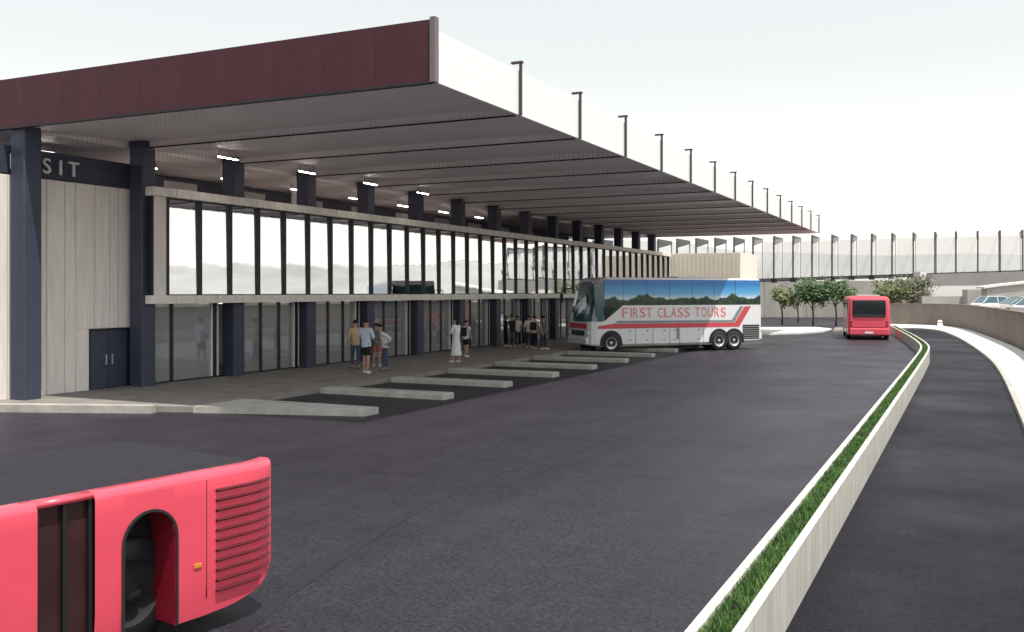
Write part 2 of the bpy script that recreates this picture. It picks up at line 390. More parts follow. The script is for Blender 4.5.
# strip lamps under the inner ceiling
sl_mesh = MB().box(-.05, .05, -.52, .52, 0, .012).mesh('strip_lamp', 'steel')
lm = MB().box(-.016, .016, -.45, .45, -.022, 0).mesh('lamp_tube', 'lamp_glow'); rod = MB().box(-.008, .008, -.008, .008, 0, .3).mesh('lamp_rod', 'steel')
for k in range(14):
    for x, z in ((-21.1, Z0 - .12), (-24.6, Z0 - .2)):
        if (x > -22 and not 1 <= k <= 4) or (x < -22 and k > 7): continue
        so_ = link('strip_lamp', sl_mesh, TB, (x, CY[k] + 2.0, z))
        link('lamp_tube', lm, so_, (0, 0, -.003)); link('lamp_rod', rod, so_, (0, -.4, .012)); link('lamp_rod', rod, so_, (0, .4, .012))
# upper facade
MP = 1.394; MY = [21.94 + MP * k for k in range(-0, 40)]
FY0, FY1 = 21.32, MY[-1] + .05
ul = MB().box(-.09, .07, -.055, .055, 2.9, 5.9).mesh('mullion', 'mullion')
for y in MY: link('mullion', ul, TB, (FX, y, 0))
up = MB().box(-.012, .012, -MP / 2 + .058, MP / 2 - .058, -1.465, 1.465).mesh('upper_pane', 'glass_upper')
random.seed(21)
for i, y in enumerate(MY[:-1]):
    o = link('upper_pane', up, TB, (FX - .03, y + MP / 2, 4.395)); o.rotation_euler = (0, -.010 + random.uniform(-.0025, .0025), random.uniform(-.003, .003))
    if random.random() < .35:
        hb_ = random.choice((.5, .8, 1.1)); MB().box(FX - .2, FX - .185, y + .08, y + MP - .08, 5.84 - hb_, 5.85).build('roller_blind', 'inside_light', TB)
MB().box(FX - .05, FX + .05, FY0 + .06, MY[0] - .057, 2.9, 5.9).build('end_panel', 'timber', TB)
MB().box(FX - .07, FX + .06, FY0, FY0 + .058, 2.9, 5.9).build('corner_frame', 'mullion', TB)
MB().box(FX - .06, FX + .05, MY[0] + .06, FY1 - .12, 5.865, 5.9).build('head_rail', 'mullion', TB)
NB = 60; bl = (FY1 + .1 - FY0) / NB
random.seed(3)
for (z0, z1, nm) in ((5.903, 6.17, 'coping_block'), (2.64, 2.897, 'sill_block')):
    variants = [MB().cbox(FX - .24, FX + .16 + .006 * q, .006, bl - .006, z0, z1, .008).mesh(nm, 'coping') for q in range(3)]
    for k in range(NB): link(nm, random.choice(variants), TB, (0, FY0 - .05 + bl * k, 0))
# lower facade: panes between columns with white posts beside them
lml = MB().box(-.07, .06, -.05, .05, .17, 2.635).mesh('lower_mullion', 'mullion')
lp_cache = {}
def lower_pane(y0, y1):
    k = round(y1 - y0, 3)
    if k not in lp_cache: lp_cache[k] = MB().box(-.012, .012, 0, k, .2, 2.63).mesh('lower_pane', 'glass_lower')
    link('lower_pane', lp_cache[k], TB, (LX, y0, 0))
wp = MB().box(-.03, .03, -.03, .03, .17, 2.634).mesh('door_post', 'inside_light')
bays = [(FY0 + .1, CY[2] - .27)] + [(CY[k] + .27, CY[k + 1] - .27) for k in range(2, 14)] + [(CY[14] + .27, FY1)]
for bi, (a, b) in enumerate(bays):
    ms = [a + .22, a + 1.32, b - 1.12, b - .12] if bi else [a + .3, a + 1.35, b - .45]
    for y in ms: link('lower_mullion', lml, TB, (LX, y, 0))
    for p, q in zip(ms[:-1], ms[1:]): lower_pane(p + .053, q - .053)
    for y in (ms[-1] - .16, ms[-1] + .11, ms[0] - .11)[: (3 if bi > 2 else 2)]: link('door_post', wp, TB, (LX + .04, y, 0))
MB().box(LX - .1, LX + .08, FY0 + .1, FY1, .14, .2).build('threshold', 'mullion', TB)
# interior
MB().box(-39.8, LX - .15, FY0 + .2, FY1 - .1, 2.62, 2.88).build('floor_slab', 'inside_wall', TB)
MB().box(-39.8, FX - .25, FY0 + .2, FY1 - .1, 5.88, 6.12).build('roof_slab', 'inside_wall', TB)
MB().box(-28.2, -28.0, FY0 + .2, FY1 - .1, .1, 2.61).build('back_wall', 'inside_light', TB)
MB().box(-29.2, -29.0, FY0 + .2, FY1 - .1, 2.89, 5.87).build('back_wall', 'inside_light', TB)
MB().box(-39.8, LX - .1, FY0 + .22, FY0 + .36, .1, 2.61).build('end_wall', 'inside_wall', TB)
MB().box(-39.8, FX - .1, FY0 + .22, FY0 + .36, 2.89, 5.87).build('end_wall', 'inside_wall', TB)
MB().box(-39.8, LX + .02, FY1 - .3, FY1 - .1, .1, 5.87).build('end_wall', 'inside_wall', TB)
il = MB().box(-.1, .1, -.9, .9, -.05, 0).mesh('interior_fill', 'room_fill')  # unseen fill lights, added to brighten the rooms behind the glazing
for k in range(2, 14):
    link('interior_fill', il, TB, (-25.2, CY[k] + 2, 2.615)); link('interior_fill', il, TB, (-25.2, CY[k] + 2, 5.875))
# clerestory above the roof slab, set back
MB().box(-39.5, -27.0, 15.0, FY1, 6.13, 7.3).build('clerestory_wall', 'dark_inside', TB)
cw = MB().box(-.02, .02, 0, 1.7, 6.45, 7.15).mesh('clerestory_window', 'glass_upper')
for k in range(2, 14): link('clerestory_window', cw, TB, (-26.97, CY[k] + 1.1, 0))
wd = MB().box(-.04, .04, 0, .55, 6.13, 7.0).mesh('sky_patch', 'letter_white')  # white panels painted in for bright sky showing through openings
link('sky_patch', wd, TB, (-24.2, 30.5, 0)); link('sky_patch', wd, TB, (-24.2, 35.2, 0))
# panelled wall left of the glazing, with the double door
def wy(px): # y on the wall plane for a picture column
    r = (px - 512) / F; X = -23.05; return (-.0 - X * ca - X * -sa * r * -1 * -1) / (sa - ca * r) if False else ((-X) * ca + (-X) * sa * r) / (sa - ca * r)
WX = -23.05
joints = [wy(p) for p in (-20, 8, 28, 46.7, 65, 76, 95, 110, 118.7, 130.6)] + [21.55]
d0, d1 = wy(89), wy(129)
for a, b in zip(joints[:-1], joints[1:]):
    z0 = .15
    if b <= d0 + .02 or a >= d1 - .02: MB().cbox(WX - .12, WX, a + .012, b - .012, z0, 6.12, .006).build('wall_panel', 'timber', TB)
    elif a < d0 < b:
        MB().cbox(WX - .12, WX, a + .012, b - .012, 1.93, 6.12, .006).build('wall_panel', 'timber', TB)
        MB().cbox(WX - .12, WX, a + .012, d0, z0, 1.925, .006).build('wall_panel', 'timber', TB)
    else: MB().cbox(WX - .12, WX, a + .012, b - .012, 1.93, 6.12, .006).build('wall_panel', 'timber', TB)
MB().box(-39.8, WX - .13, 14.0, 21.6, .05, 6.1).build('wall_core', 'dark_inside', TB)
dm = (d0 + d1) / 2
for a, b in ((d0 + .05, dm - .012), (dm + .012, d1 - .05)):
    dr = MB().cbox(WX - .1, WX - .03, a, b, .16, 1.87, .008).build('door', 'navy', TB)
    MB().box(WX - .03, WX + .01, (b - .12 if b < dm else a + .08), (b - .08 if b < dm else a + .12), .85, 1.15).build('handle', 'rim', dr)
DF = MB(); DF.box(WX - .1, WX + .02, d0, d0 + .045, .15, 1.92); DF.box(WX - .1, WX + .02, d1 - .045, d1, .15, 1.92); DF.box(WX - .1, WX + .019, d0 + .046, d1 - .046, 1.875, 1.92)
DF.build('door_frame', 'mullion', TB)
# sign over the panelled wall (only its end shows past the first column)
SG = empty('sign', (-23.0, 16.9, 6.2)); tag(SG, 'white sign letters above the pale panelled wall beside the first column', 'sign')
MB().box(-.16, -.1, -2.6, 4.6, -.02, .7).build('backing', 'navy', SG)
yT = wy(81) - 16.9
for i, (ch, px) in enumerate(zip('TRANSIT', (-62, -40, -17, 8, 41, 57, 67))):
    me = text_mesh(ch, .60, 'letter_white', .03)
    for v in me.vertices: v.co = Vector((v.co.z, v.co.x, v.co.y))
    link('letter', me, SG, (0, wy(px) - 16.9, .08))

# cladded block at the far end of the glazing
AX = empty('annex_block', (-19.3, 80, 0)); tag(AX, 'cream clad end block with narrow vertical boards behind the white coach', 'building')
bx0, bx1, by0, by1 = FX + .05, -16.4, MY[-1] + .25, 83.2
MB().box(bx0 + .05 + 19.3, bx1 - .05 + 19.3, by0 + .05 - 80, by1 - .05 - 80, 0, 6.05).build('core', 'cream', AX)
nb = 16; bw = (bx1 - bx0) / nb
bme = MB().cbox(.012, bw - .012, 0, .05, .05, 6.15, .008).mesh('board', 'cream')
for k in range(nb): link('board', bme, AX, (bx0 + bw * k + 19.3, by0 - .003 - 80, 0))
ns = 16; sw = (by1 - by0) / ns
bms = MB().cbox(-.05, 0, .012, sw - .012, .05, 6.15, .008).mesh('board', 'cream')
for k in range(ns): link('board', bms, AX, (bx1 + 19.3, by0 + .05 + sw * k - 80, 0))

# lamps standing along the canopy edge
for k in range(14):
    y = 21.25 + 3.975 * k
    L = empty('roof_lamp', (-9.9, y, Z0))
    o_ = ['first', 'second', 'third', 'fourth', 'fifth', 'sixth', 'seventh', 'eighth', 'ninth', 'tenth', 'eleventh', 'twelfth', 'thirteenth', 'last'][k]
    tag(L, f'slim dark lamp post on the canopy edge, {o_} one from the near corner', 'lamp', 'lamp posts along the canopy edge')
    MB().cbox(-.035, .035, -.03, .03, -.03, 1.24, .008).build('post', 'bronze', L)
    MB().cbox(-.25, .06, -.05, .05, 1.243, 1.3, .01).build('lamp_head', 'bronze', L)

# ================================================================== planter between the roads
cl = [(-1.66, 1.0), (-1.66, 20), (-1.66, 40), (-1.72, 46), (-1.98, 50), (-2.5, 55), (-3.2, 61), (-4.1, 68), (-5.1, 76)]
cls = smoothp(cl)
PL = empty('planter', (-1.66, 6, 0)); tag(PL, 'long narrow concrete planter trough with grass dividing the two roads', 'planter')
# cast blocks: near ones are separate, each a length of wall
cld = dens(cls, 1.0)
def chunk(path, n):
    return [path[i:i + n + 1] for i in range(0, len(path) - 1, n)]
for nm, dA, dB in (('trough_wall', -.195, -.115), ('trough_wall', .115, .195)):
    for ch in chunk(cld, 3):
        if len(ch) < 2: continue
        a, b = Vector(ch[0]), Vector(ch[1]); ch = list(ch); ch[0] = tuple(a + (b - a).normalized() * .006)
        o = ribbon(MB(), ch, dA, dB, -.03, .55 + random.uniform(-.002, .002)).build(nm, 'planter_concrete', PL)
        o.matrix_parent_inverse = Matrix.Translation((1.66, -6, 0))
o = ribbon(MB(), cls, -.114, .114, -.02, .50).build('soil', 'soil', PL); o.matrix_parent_inverse = Matrix.Translation((1.66, -6, 0))
gm = MB(); random.seed(11); fine = dens(cls, .05)
for i in range(42000):
    u = random.random() ** 1.7
    y = 2 + u * 73
    j = min(range(0, len(cls)), key=lambda q: abs(cls[q][1] - y)) if False else None
    # centre line x at y
    for a, b in zip(cls[:-1], cls[1:]):
        if a[1] <= y <= b[1]: t = (y - a[1]) / (b[1] - a[1]); cx = a[0] + (b[0] - a[0]) * t; break
    x = cx + random.uniform(-.11, .11); h = random.uniform(.03, .085); an = random.uniform(0, 6.28); wd_ = .004 + .00045 * y
    dx, dy = math.cos(an) * wd_, math.sin(an) * wd_; lx, ly = random.uniform(-.035, .035), random.uniform(-.04, .04)
    gm.add([(x - dx, y - dy, .495), (x + dx, y + dy, .495), (x + lx, y + ly, .495 + h)], [(0, 1, 2)])
kind(gm.build('grass', 'grass_blade'), 'stuff', 'short green grass growing in the planter trough')

# ================================================================== right hand pavement, retaining wall, raised ground
inn = smoothp([(1.24, -12), (1.24, 27), (1.2, 38), (1.0, 46), (.3, 57.5), (-.7, 70), (-1.9, 80), (-3.6, 83.6), (-7.5, 83.0)])
out = smoothp([(2.75, -12), (2.75, 40), (2.5, 53), (1.5, 66), (.2, 80), (-1.0, 88), (-3.1, 92), (-8.0, 93)])
pm = MB().prism([*inn, *out[::-1]], -.04, .115); kind(pm.build('sidewalk', 'kerb_white'), 'structure', 'white pavement strip curving beside the right hand road')
kb_ = ribbon(MB(), inn, -.16, -.004, -.04, .13).build('kerb', 'concrete'); kind(kb_, 'structure', 'concrete kerb along the curving white pavement')
lane_l = offs(smoothp([(-1.66, -12)] + cl[1:]), .2)
lane = [*lane_l, (-7.0, 83.2), *inn[::-1]]
kind(MB().prism(lane, -.03, .004).build('road', 'asphalt_lane'), 'structure', 'darker asphalt lane between planter and white pavement')
RW = empty('retaining_wall', (2.9, 40, 0)); tag(RW, 'brown concrete retaining wall along the right hand pavement', 'wall')
rwp = [(p[0] + .1, p[1]) for p in out]
for ch in chunk(dens(rwp, 2.0), 3):
    if len(ch) < 2: continue
    o = ribbon(MB(), ch, .0, .3, -.05, 1.93).build('wall_segment', 'retaining', RW); o.matrix_parent_inverse = Matrix.Translation((-2.9, -40, 0))
o = ribbon(MB(), rwp, -.03, .34, 1.932, 1.985).build('wall_cap', 'retaining', RW); o.matrix_parent_inverse = Matrix.Translation((-2.9, -40, 0))
tp = offs(rwp, .25)
kind(MB().prism([*tp, (-8, 300), (280, 300), (280, -60), (2.95, -60)], -.5, 1.2).build('terrain', 'terrain'), 'structure', 'raised ground behind the retaining wall')
# pale traffic island by the coach's tail
isl = [G(752, 335.5), G(800, 334.2), G(822, 332.5), G(832, 330), G(815, 328.4), G(752, 328.6)]
kind(MB().prism([(p.x, p.y) for p in isl][::-1] if False else [(p.x, p.y) for p in isl], -.04, .12).build('traffic_island', 'kerb_white'), 'structure', 'white traffic island behind the coach')
i2 = [G(833, 332.4), G(893, 331.5), G(893, 328.5), G(835, 329)]
kind(MB().prism([(p.x, p.y) for p in i2], -.04, .14).build('verge', 'paving'), 'structure', 'dark kerbed verge under the small trees')

# pale wall beneath the footbridge
PW = empty('stone_wall', (*CW(840, 114), 0)); tag(PW, 'tall pale streaked wall behind the small trees under the footbridge', 'wall')
PW.rotation_euler = (0, 0, YAW)
for k in range(8):
    MB().cbox(-24 + k * 5.0, -24 + k * 5.0 + 4.98, 0, .6, -.1, 4.35, .03).build('wall_segment', 'retaining_pale', PW)
# footbridge ------------------------------------------------------------
FB = empty('footbridge', (*CW(870, 100), 0)); tag(FB, 'raised footbridge with dark portal frames and pale glass screens', 'footbridge')
FB.rotation_euler = (0, 0, YAW)
FB.rotation_euler = (0, 0, 0)
org = Vector((*CW(870, 100), 0)); inv = Matrix.Translation(-org)
pxs = [658 + i * 19.0 for i in range(6)] + [773.8, 793, 812, 832, 851.4, 871.6, 892, 913.3, 935, 955.8, 977.7, 1000, 1022.6, 1046, 1070, 1095]
def btop(px): return 236 - (px - 774) / 249 * 6.4
def bbot(px): return 277.5 - (px - 774) / 249 * 8
DB = 100.0; LY = 5.0
def fb(m, nm, mt):
    o = m.build(nm, mt, FB); o.matrix_parent_inverse = inv; return o
rt = Vector((ca, sa, 0))
for px in pxs:
    a, b = P(px, btop(px), DB), P(px, bbot(px), DB); q = .085
    m = MB(); m.box(a.x - q, a.x + q, a.y - q, a.y + q, b.z - .1, a.z); fb(m, 'post', 'steel')
    m = MB(); pts = [(a.x - .1, a.y + q, a.z), (a.x - .1, a.y + LY, a.z), (a.x - .1, a.y + LY, a.z - .35), (a.x - .1, a.y + q, a.z - .95)]; m.ext(pts, (.2, 0, 0)); fb(m, 'beam', 'steel')
    m = MB(); m.box(a.x - .05, a.x + .05, a.y + LY + .003, a.y + LY + .1, b.z, a.z); fb(m, 'rear_post', 'grey_wall')
    m = MB(); m.box(b.x - .25, b.x + .25, b.y - .2, b.y + .5, b.z - .55, b.z - .11); fb(m, 'bracket', 'black')
for p0, p1 in zip(pxs[:-1], pxs[1:]):
    for off, nm in ((0.0, 'glass_screen'), (LY - .1, 'rear_screen')):
        a, b = P(p0, btop(p0) + 3.5, DB), P(p1, btop(p1) + 3.5, DB); c, d = P(p1, bbot(p1), DB), P(p0, bbot(p0), DB)
        o3 = Vector((0, off, 0)); e = rt * .16
        if p0 < 750: continue
        m = MB(); m.ext([a + o3 + e, b + o3 - e, c + o3 - e, d + o3 + e], (-sa * .03, ca * .03, 0)); fb(m, nm, 'screen_panel')
    c, d = P(p0, bbot(p0) + .6, DB), P(p1, bbot(p1) + .6, DB)
    m = MB(); dn = Vector((0, 0, -.28)); m.ext([c, d, d + dn, c + dn], (0, LY, 0)); fb(m, 'deck', 'deck')
# abutment and ramp walls on the right
def slab(name, label, cat, quad, d, th, mt):
    pts = [P(px, py, d) for px, py in quad]; o = MB().ext(pts, (-sa * th, ca * th, 0)).build(name, mt); tag(o, label, cat); return o
slab('abutment_wall', 'grey abutment wall carrying the right end of the footbridge', 'wall', [(927, 274.2), (1100, 269), (1100, 320), (927, 320)], 98.5, 1.2, 'grey_wall')
slab('white_pier', 'white upright pier at the left end of the grey abutment', 'pier', [(920, 272), (926.6, 272), (926.6, 322), (920, 322)], 98, 1.6, 'white_wall')
slab('cream_wall', 'low cream wall in front of the grey abutment', 'wall', [(920, 286), (1000, 285.5), (1000, 318), (920, 318)], 92, 1.0, 'white_wall')
slab('grey_plinth', 'low grey plinth below the cream wall', 'plinth', [(922, 296.5), (987, 296), (987, 318), (922, 318)], 87, 1.0, 'grey_pale')
slab('grey_box', 'square grey box wall at the foot of the ramp', 'wall', [(967.5, 289.5), (988, 289.5), (988, 318), (967.5, 318)], 86, 1.0, 'grey_pale')
rp = empty('ramp_wall', P(1005, 310, 84)); tag(rp, 'pale ramp wall with white rising coping at the right edge', 'wall')
iv = Matrix.Translation(-rp.location)
o = MB().ext([P(987, 288.5, 84), P(1000, 286.5, 84), P(1100, 276, 84), P(1100, 318, 84), P(987, 318, 84)], (-sa, ca, 0)).build('wall', 'grey_pale', rp); o.matrix_parent_inverse = iv
o = MB().ext([P(984, 286.6, 83.8), P(1000, 284.2, 83.8), P(1100, 273.5, 83.8), P(1100, 276, 83.8), P(1000, 286.4, 83.8), P(984, 288.6, 83.8)], (-sa * 1.4, ca * 1.4, 0)).build('coping', 'white_wall', rp); o.matrix_parent_inverse = iv
bq = G(940, 327.5); bo = empty('bollard', (bq.x, bq.y, .11)); tag(bo, 'small white bollard at the bend of the pavement', 'bollard')
MB().lathe_y((0, 0, 0), [(0.0, 0), (.16, 0), (.16, .06)], 12)
bm_ = MB(); bm_.tube([(0, 0, 0), (0, 0, .06), (0, 0, .07), (0, 0, .42), (0, 0, .5), (0, 0, .53)], [.3, .3, .22, .2, .15, .03], 14); bm_.build('body', 'white_paint', bo, True)
bb = MB(); bb.tube([(0, 0, .3), (0, 0, .36)], .212, 14); bb.build('band', 'grey_wall', bo)

# ================================================================== trees
def tree(base, h, spread, n, leaf, label, seed, ls=.2, trunk_h=.4):
    rnd = random.Random(seed); T = empty('tree', base); tag(T, label, 'tree', 'small trees by the footbridge')
    tm = MB(); tm.tube([(0, 0, -.05), (.03, .02, h * .2), (-.03, .03, h * trunk_h), (.05, 0, h * .65)], [.09, .075, .06, .03], 8)
    ends = []
    for k in range(9):
        a = rnd.uniform(0, 6.28); z0 = h * rnd.uniform(trunk_h * .8, .6); r = spread * rnd.uniform(.45, .95); z1 = h * rnd.uniform(.6, .95)
        p1 = Vector((math.cos(a) * r * .5, math.sin(a) * r * .5, (z0 + z1) / 2 - .05)); p2 = Vector((math.cos(a) * r, math.sin(a) * r, z1))
        tm.tube([(0, 0, z0), p1, p2], [.035, .022, .008], 6); ends += [p2, (p1 + p2) / 2]
        for q in range(2):
            p3 = p1 + Vector((rnd.uniform(-.5, .5), rnd.uniform(-.5, .5), rnd.uniform(.1, .6))) * spread * .6; tm.tube([p1, p3], [.014, .005], 5); ends.append(p3)
    tm.build('trunk', 'bark', T, True)
    cm_ = MB()
    for i in range(n):
        e = rnd.choice(ends); p = e + Vector((rnd.gauss(0, .17), rnd.gauss(0, .17), rnd.gauss(0, .14))) * spread
        u = Vector((rnd.gauss(0, 1), rnd.gauss(0, 1), rnd.gauss(0, .6))).normalized(); v = u.orthogonal().normalized(); s = ls * rnd.uniform(.6, 1.5)
        cm_.add([p - u * s, p + v * s * .5, p + u * s, p - v * s * .5], [(0, 1, 2, 3)])
    cm_.build('crown', leaf, T)
def tbase(px, d): return (*CW(px, d), 0)
tree(tbase(782, 88), 3.7, 1.3, 1800, 'leaf_b', 'small yellowish green tree next to the tail of the white coach', 1, .13)
tree(tbase(813, 86), 4.0, 1.7, 2800, 'leaf_a', 'dark green tree with straight trunk between coach and red bus', 2, .13)
tree(tbase(836, 84), 4.0, 1.5, 2600, 'leaf_a', 'green tree standing just left of the far red bus', 3, .13, .45)
tree(tbase(893, 88), 4.2, 1.6, 2400, 'leaf_b', 'olive green tree rising behind the far red bus', 4, .13)
tree(tbase(911, 90), 4.3, 2.3, 2600, 'leaf_c', 'loose brownish green tree right of the far red bus', 5, .12)
tree(tbase(798, 96), 3.0, 1.0, 350, 'leaf_c', 'thin brownish sapling between the two leftmost green trees', 6, .1)

# ================================================================== white coach
def loft(secs, ring):
    vs = []; fs = []; n = None
    for s in secs:
        r = ring(*s); n = len(r); vs += r
    for i in range(len(secs) - 1):
        for k in range(n): k2 = (k + 1) % n; fs.append((i * n + k, i * n + k2, (i + 1) * n + k2, (i + 1) * n + k))
    fs += [tuple(range(n - 1, -1, -1)), tuple((len(secs) - 1) * n + k for k in range(n))]
    return vs, fs
def wheel(parent, x, y, side, r, wd_=.26):
    W = MB(); W.lathe_y((x, y, r), [(r * .6, 0), (r * .93, 0), (r, -.04 * side), (r, -wd_ * side), (r * .6, -wd_ * side)], 28)
    wo = W.build('wheel', 'rubber', parent, True)
    rm = MB(); rm.lathe_y((x, y, r), [(0.0, .0), (.12 * r, .0), (.2 * r, -.05 * side), (.42 * r, -.06 * side), (.5 * r, -.02 * side), (.6 * r, .004 * side)], 28); rm.build('rim', 'rim', wo, True)
    for k in range(8):
        a = k * math.pi / 4; bn = MB(); bn.box(x + .31 * r * math.cos(a) - .018, x + .31 * r * math.cos(a) + .018, y - .06 * abs(side) * (1 if side > 0 else -1) - .02, y - .06 * side + .02, r + .31 * r * math.sin(a) - .018, r + .31 * r * math.sin(a) + .018); bn.build('nut', 'steel', wo)
CL, CHH, CWd = 10.25, 3.72, 1.25
PHI = R(23)
def coach():
    # rear ground point and heading
    hd = Vector((-math.cos(PHI) * ca + math.sin(PHI) * sa, -math.cos(PHI) * sa - math.sin(PHI) * ca))
    yaw = math.atan2(hd.y, hd.x)
    # near front corner seen at px 594, y 353.5
    fc = G(595, 353.8); lf = Vector((-hd.y, hd.x))
    c = Vector((fc.x, fc.y)) - hd * (CL / 2 - .3) - lf * CWd
    T = empty('coach', (c.x, c.y, 0), yaw); tag(T, 'white touring coach with blue landscape windows and red lettering at the bays', 'coach')
    rake = .55
    def ring(x, wv, zb, zt, fr):
        rr = .1; pts = []
        cs = [(wv, zb, 0, .1)]
        seq = [(-wv + .08, zb), (wv - .08, zb), (wv, zb + .08), (wv, 1.0), (wv, 1.55), (wv, 2.3), (wv, 3.0), (wv, zt - rr), (wv - rr * .3, zt - rr * .3), (wv - rr, zt), (-wv + rr, zt), (-wv + rr * .3, zt - rr * .3), (-wv, zt - rr), (-wv, 3.0), (-wv, 2.3), (-wv, 1.55), (-wv, 1.0), (-wv, zb + .08)]
        return [(x - fr * rake * max(0, (z - 1.35) / 2.3) ** 1.4, y, z) for y, z in seq]
    h = CL / 2
    secs = [(-h, 1.0, .6, 3.45, 0), (-h + .06, 1.17, .5, 3.6, 0), (-h + .25, 1.25, .42, 3.7, 0), (-1, 1.25, .36, 3.72, 0), (h - 1.3, 1.25, .36, 3.72, .0), (h - .75, 1.25, .36, 3.72, .5), (h - .4, 1.23, .36, 3.68, .9), (h - .16, 1.14, .38, 3.6, 1), (h - .04, .95, .42, 3.55, 1), (h, .6, .45, 3.5, 1)]
    vs, fs = loft(secs, ring); body = MB(); ws = MB(); body.v = vs; ws.v = vs
    for f in fs:
        ctr = sum((Vector(vs[i]) for i in f), Vector()) / len(f)
        nx = all(vs[i][0] > h - 1.1 for i in f)
        isws = nx and 1.5 < ctr.z < 3.45 and len(f) == 4 and ctr.x > h - .75 and all(vs[i][2] > 1.5 for i in f)
        (ws if isws else body).f.append(f); (ws if isws else body).m.append(0)
    # front cap polygon -> split so the windscreen stays glass
    capf = body.f[-1]; body.f.pop(); body.m.pop()
    cap = {i: Vector(vs[i]) for i in capf}
    lo = [i for i in capf if cap[i].z <= 1.56]; hi = [i for i in capf if cap[i].z >= 1.54 and cap[i].z < 3.31]; top = [i for i in capf if cap[i].z >= 3.0 - .01]
    body.f.append(tuple(lo)); body.m.append(0)
    hi = [i for i in capf if cap[i].z >= 1.54]; ws.f.append(tuple(hi)); ws.m.append(0)
    bo_ = body.build('body', 'white_paint', T); me = bo_.data
    wso = ws.build('windscreen', 'teal_glass', T)
    Y = CWd + .004
    def sx(px): return h - .3 - (px - 595) / (767 - 595) * (CL - .3)
    def sz(py): return (353 - py) / 77.5 * 3.72
    def panel(nm, pts, mt, y=Y, th=.006, parent=T):
        m = MB(); m.ext([(sx(a), y, sz(b)) for a, b in pts][::-1], (0, th, 0)); return m.build(nm, mt, parent)
    panel('window_backing', [(603.6, 277.7), (764.6, 277.7), (764.6, 304.2), (621.8, 304.2), (613, 312.2), (603.6, 320.4)], 'dark_glass', Y - .003, .004)
    xs = [622, 645, 668, 691, 714, 737, 764.3]
    for a, b in zip(xs[:-1], xs[1:]): panel('window', [(a + .22, 277.9), (b - .22, 277.9), (b - .22, 304), (a + .22, 304)], 'window_wrap')
    panel('window', [(604, 277.9), (621.8, 277.9), (621.8, 304), (613, 312), (604, 320)], 'window_wrap')
    panel('side_glass', [(593.5, 283), (603.3, 278.2), (603.3, 318), (596, 317)], 'teal_glass')
    panel('grey_stripe', [(617, 320), (733, 320.6), (742, 306), (746, 306), (736, 323), (613, 322.4)], 'grey_stripe')
    panel('red_stripe', [(598, 325), (613, 322.8), (736.5, 323.4), (747, 306), (754, 306), (741, 328), (598, 328)], 'red_stripe')
    gp = panel('engine_grille', [(745, 326), (763, 326), (763, 341.5), (745, 341.5)], 'black')
    for k in range(6): panel('louvre', [(745.4, 327.6 + k * 2.35), (762.6, 327.6 + k * 2.35), (762.6, 328.5 + k * 2.35), (745.4, 328.5 + k * 2.35)], 'grey_wall', Y + .007, .02, gp)
    # locker doors: thin dark joints and handles
    for px in (634, 651, 668, 678, 703): panel('locker_joint', [(px, 329), (px + .5, 329), (px + .5, 346), (px, 346)], 'grey_wall', Y - .001, .004)
    for px in (628, 645, 662, 672, 697):
        panel('latch', [(px, 330), (px + 1.6, 330), (px + 1.6, 331.2), (px, 331.2)], 'steel'); panel('latch', [(px, 339.5), (px + 1.6, 339.5), (px + 1.6, 340.6), (px, 340.6)], 'steel')
    panel('sill', [(597, 345.6), (766, 345.6), (766, 346.2), (597, 346.2)], 'grey_wall', Y - .001, .004)
    panel('vent', [(675, 328), (677.6, 328), (677.6, 340), (675, 340)], 'grey_wall')
    # lettering
    words = 'FIRST CLASS TOURS'; adv = {'I': .55, ' ': .62}; tot = sum(adv.get(c, 1.0) for c in words); u = 0; stepx = (sx(621) - sx(728)) / tot
    for c in words:
        wv = adv.get(c, 1.0)
        if c != ' ':
            me = text_mesh(c, .7, 'red_letter', .004, 1.0, 1.0, .004)
            x0 = min(v.co.x for v in me.vertices); x1 = max(v.co.x for v in me.vertices); y1 = max(v.co.y for v in me.vertices); y0 = min(v.co.y for v in me.vertices)
            for v in me.vertices: v.co = Vector((sx(621) - stepx * (u + (.2 if c == 'I' else 0) + (.17 if c == 'I' else .8) * (v.co.x - x0) / (x1 - x0)), Y + .005 + v.co.z, sz(317) + (v.co.y - y0) / (y1 - y0) * .49))
            link('letter', me, T)
        u += wv
    # wheels
    for px in (610.5, 719.5, 735.5):
        am = MB(); n = 20; pts = [(sx(px) + .62 * math.cos(math.pi * k / n), .5 + .62 * math.sin(math.pi * k / n)) for k in range(n + 1)] + [(sx(px) - .62, .37), (sx(px) + .62, .37)]
        am.ext([(p, Y + .002, q) for p, q in pts], (0, .006, 0)); am.build('wheel_arch', 'black', T)
        wheel(T, sx(px), Y + .03, 1, .5)
        wheel(T, sx(px), -Y - .03, -1, .5)
    # front: bumper, lamps, plate, wipers, mirrors
    b = MB(); b.cbox(h - .1, h + .07, -1.0, 1.0, .42, .78, .05); b.build('bumper', 'white_paint', T)
    for s in (-1, 1):
        hl = MB(); hl.ellipsoid((h - .12, s * .92, .98), (.16, .17, .12)); hl.build('headlight', 'lamp_lens', T, True)
        ml = MB(); ml.tube([(h - .4, s * 1.2, 3.2), (h + .1, s * 1.42, 3.15), (h + .2, s * 1.45, 2.9)], [.03, .03, .025], 8); mo = ml.build('mirror_arm', 'black', T, True)
        mb = MB(); mb.cbox(h + .14, h + .24, s * 1.45 - .12, s * 1.45 + .12, 2.45, 2.9, .03); mb.build('mirror', 'black', T)
        wi = MB(); wi.tube([(h + .02, s * .15, 1.52), (h - .06, s * .6, 2.15)], .014, 6); wi.build('wiper', 'black', T)
    st = MB(); st.cbox(h - .08, h + .012, -.9, .9, 1.2, 1.46, .02); st.build('red_front_stripe', 'red_stripe', T)
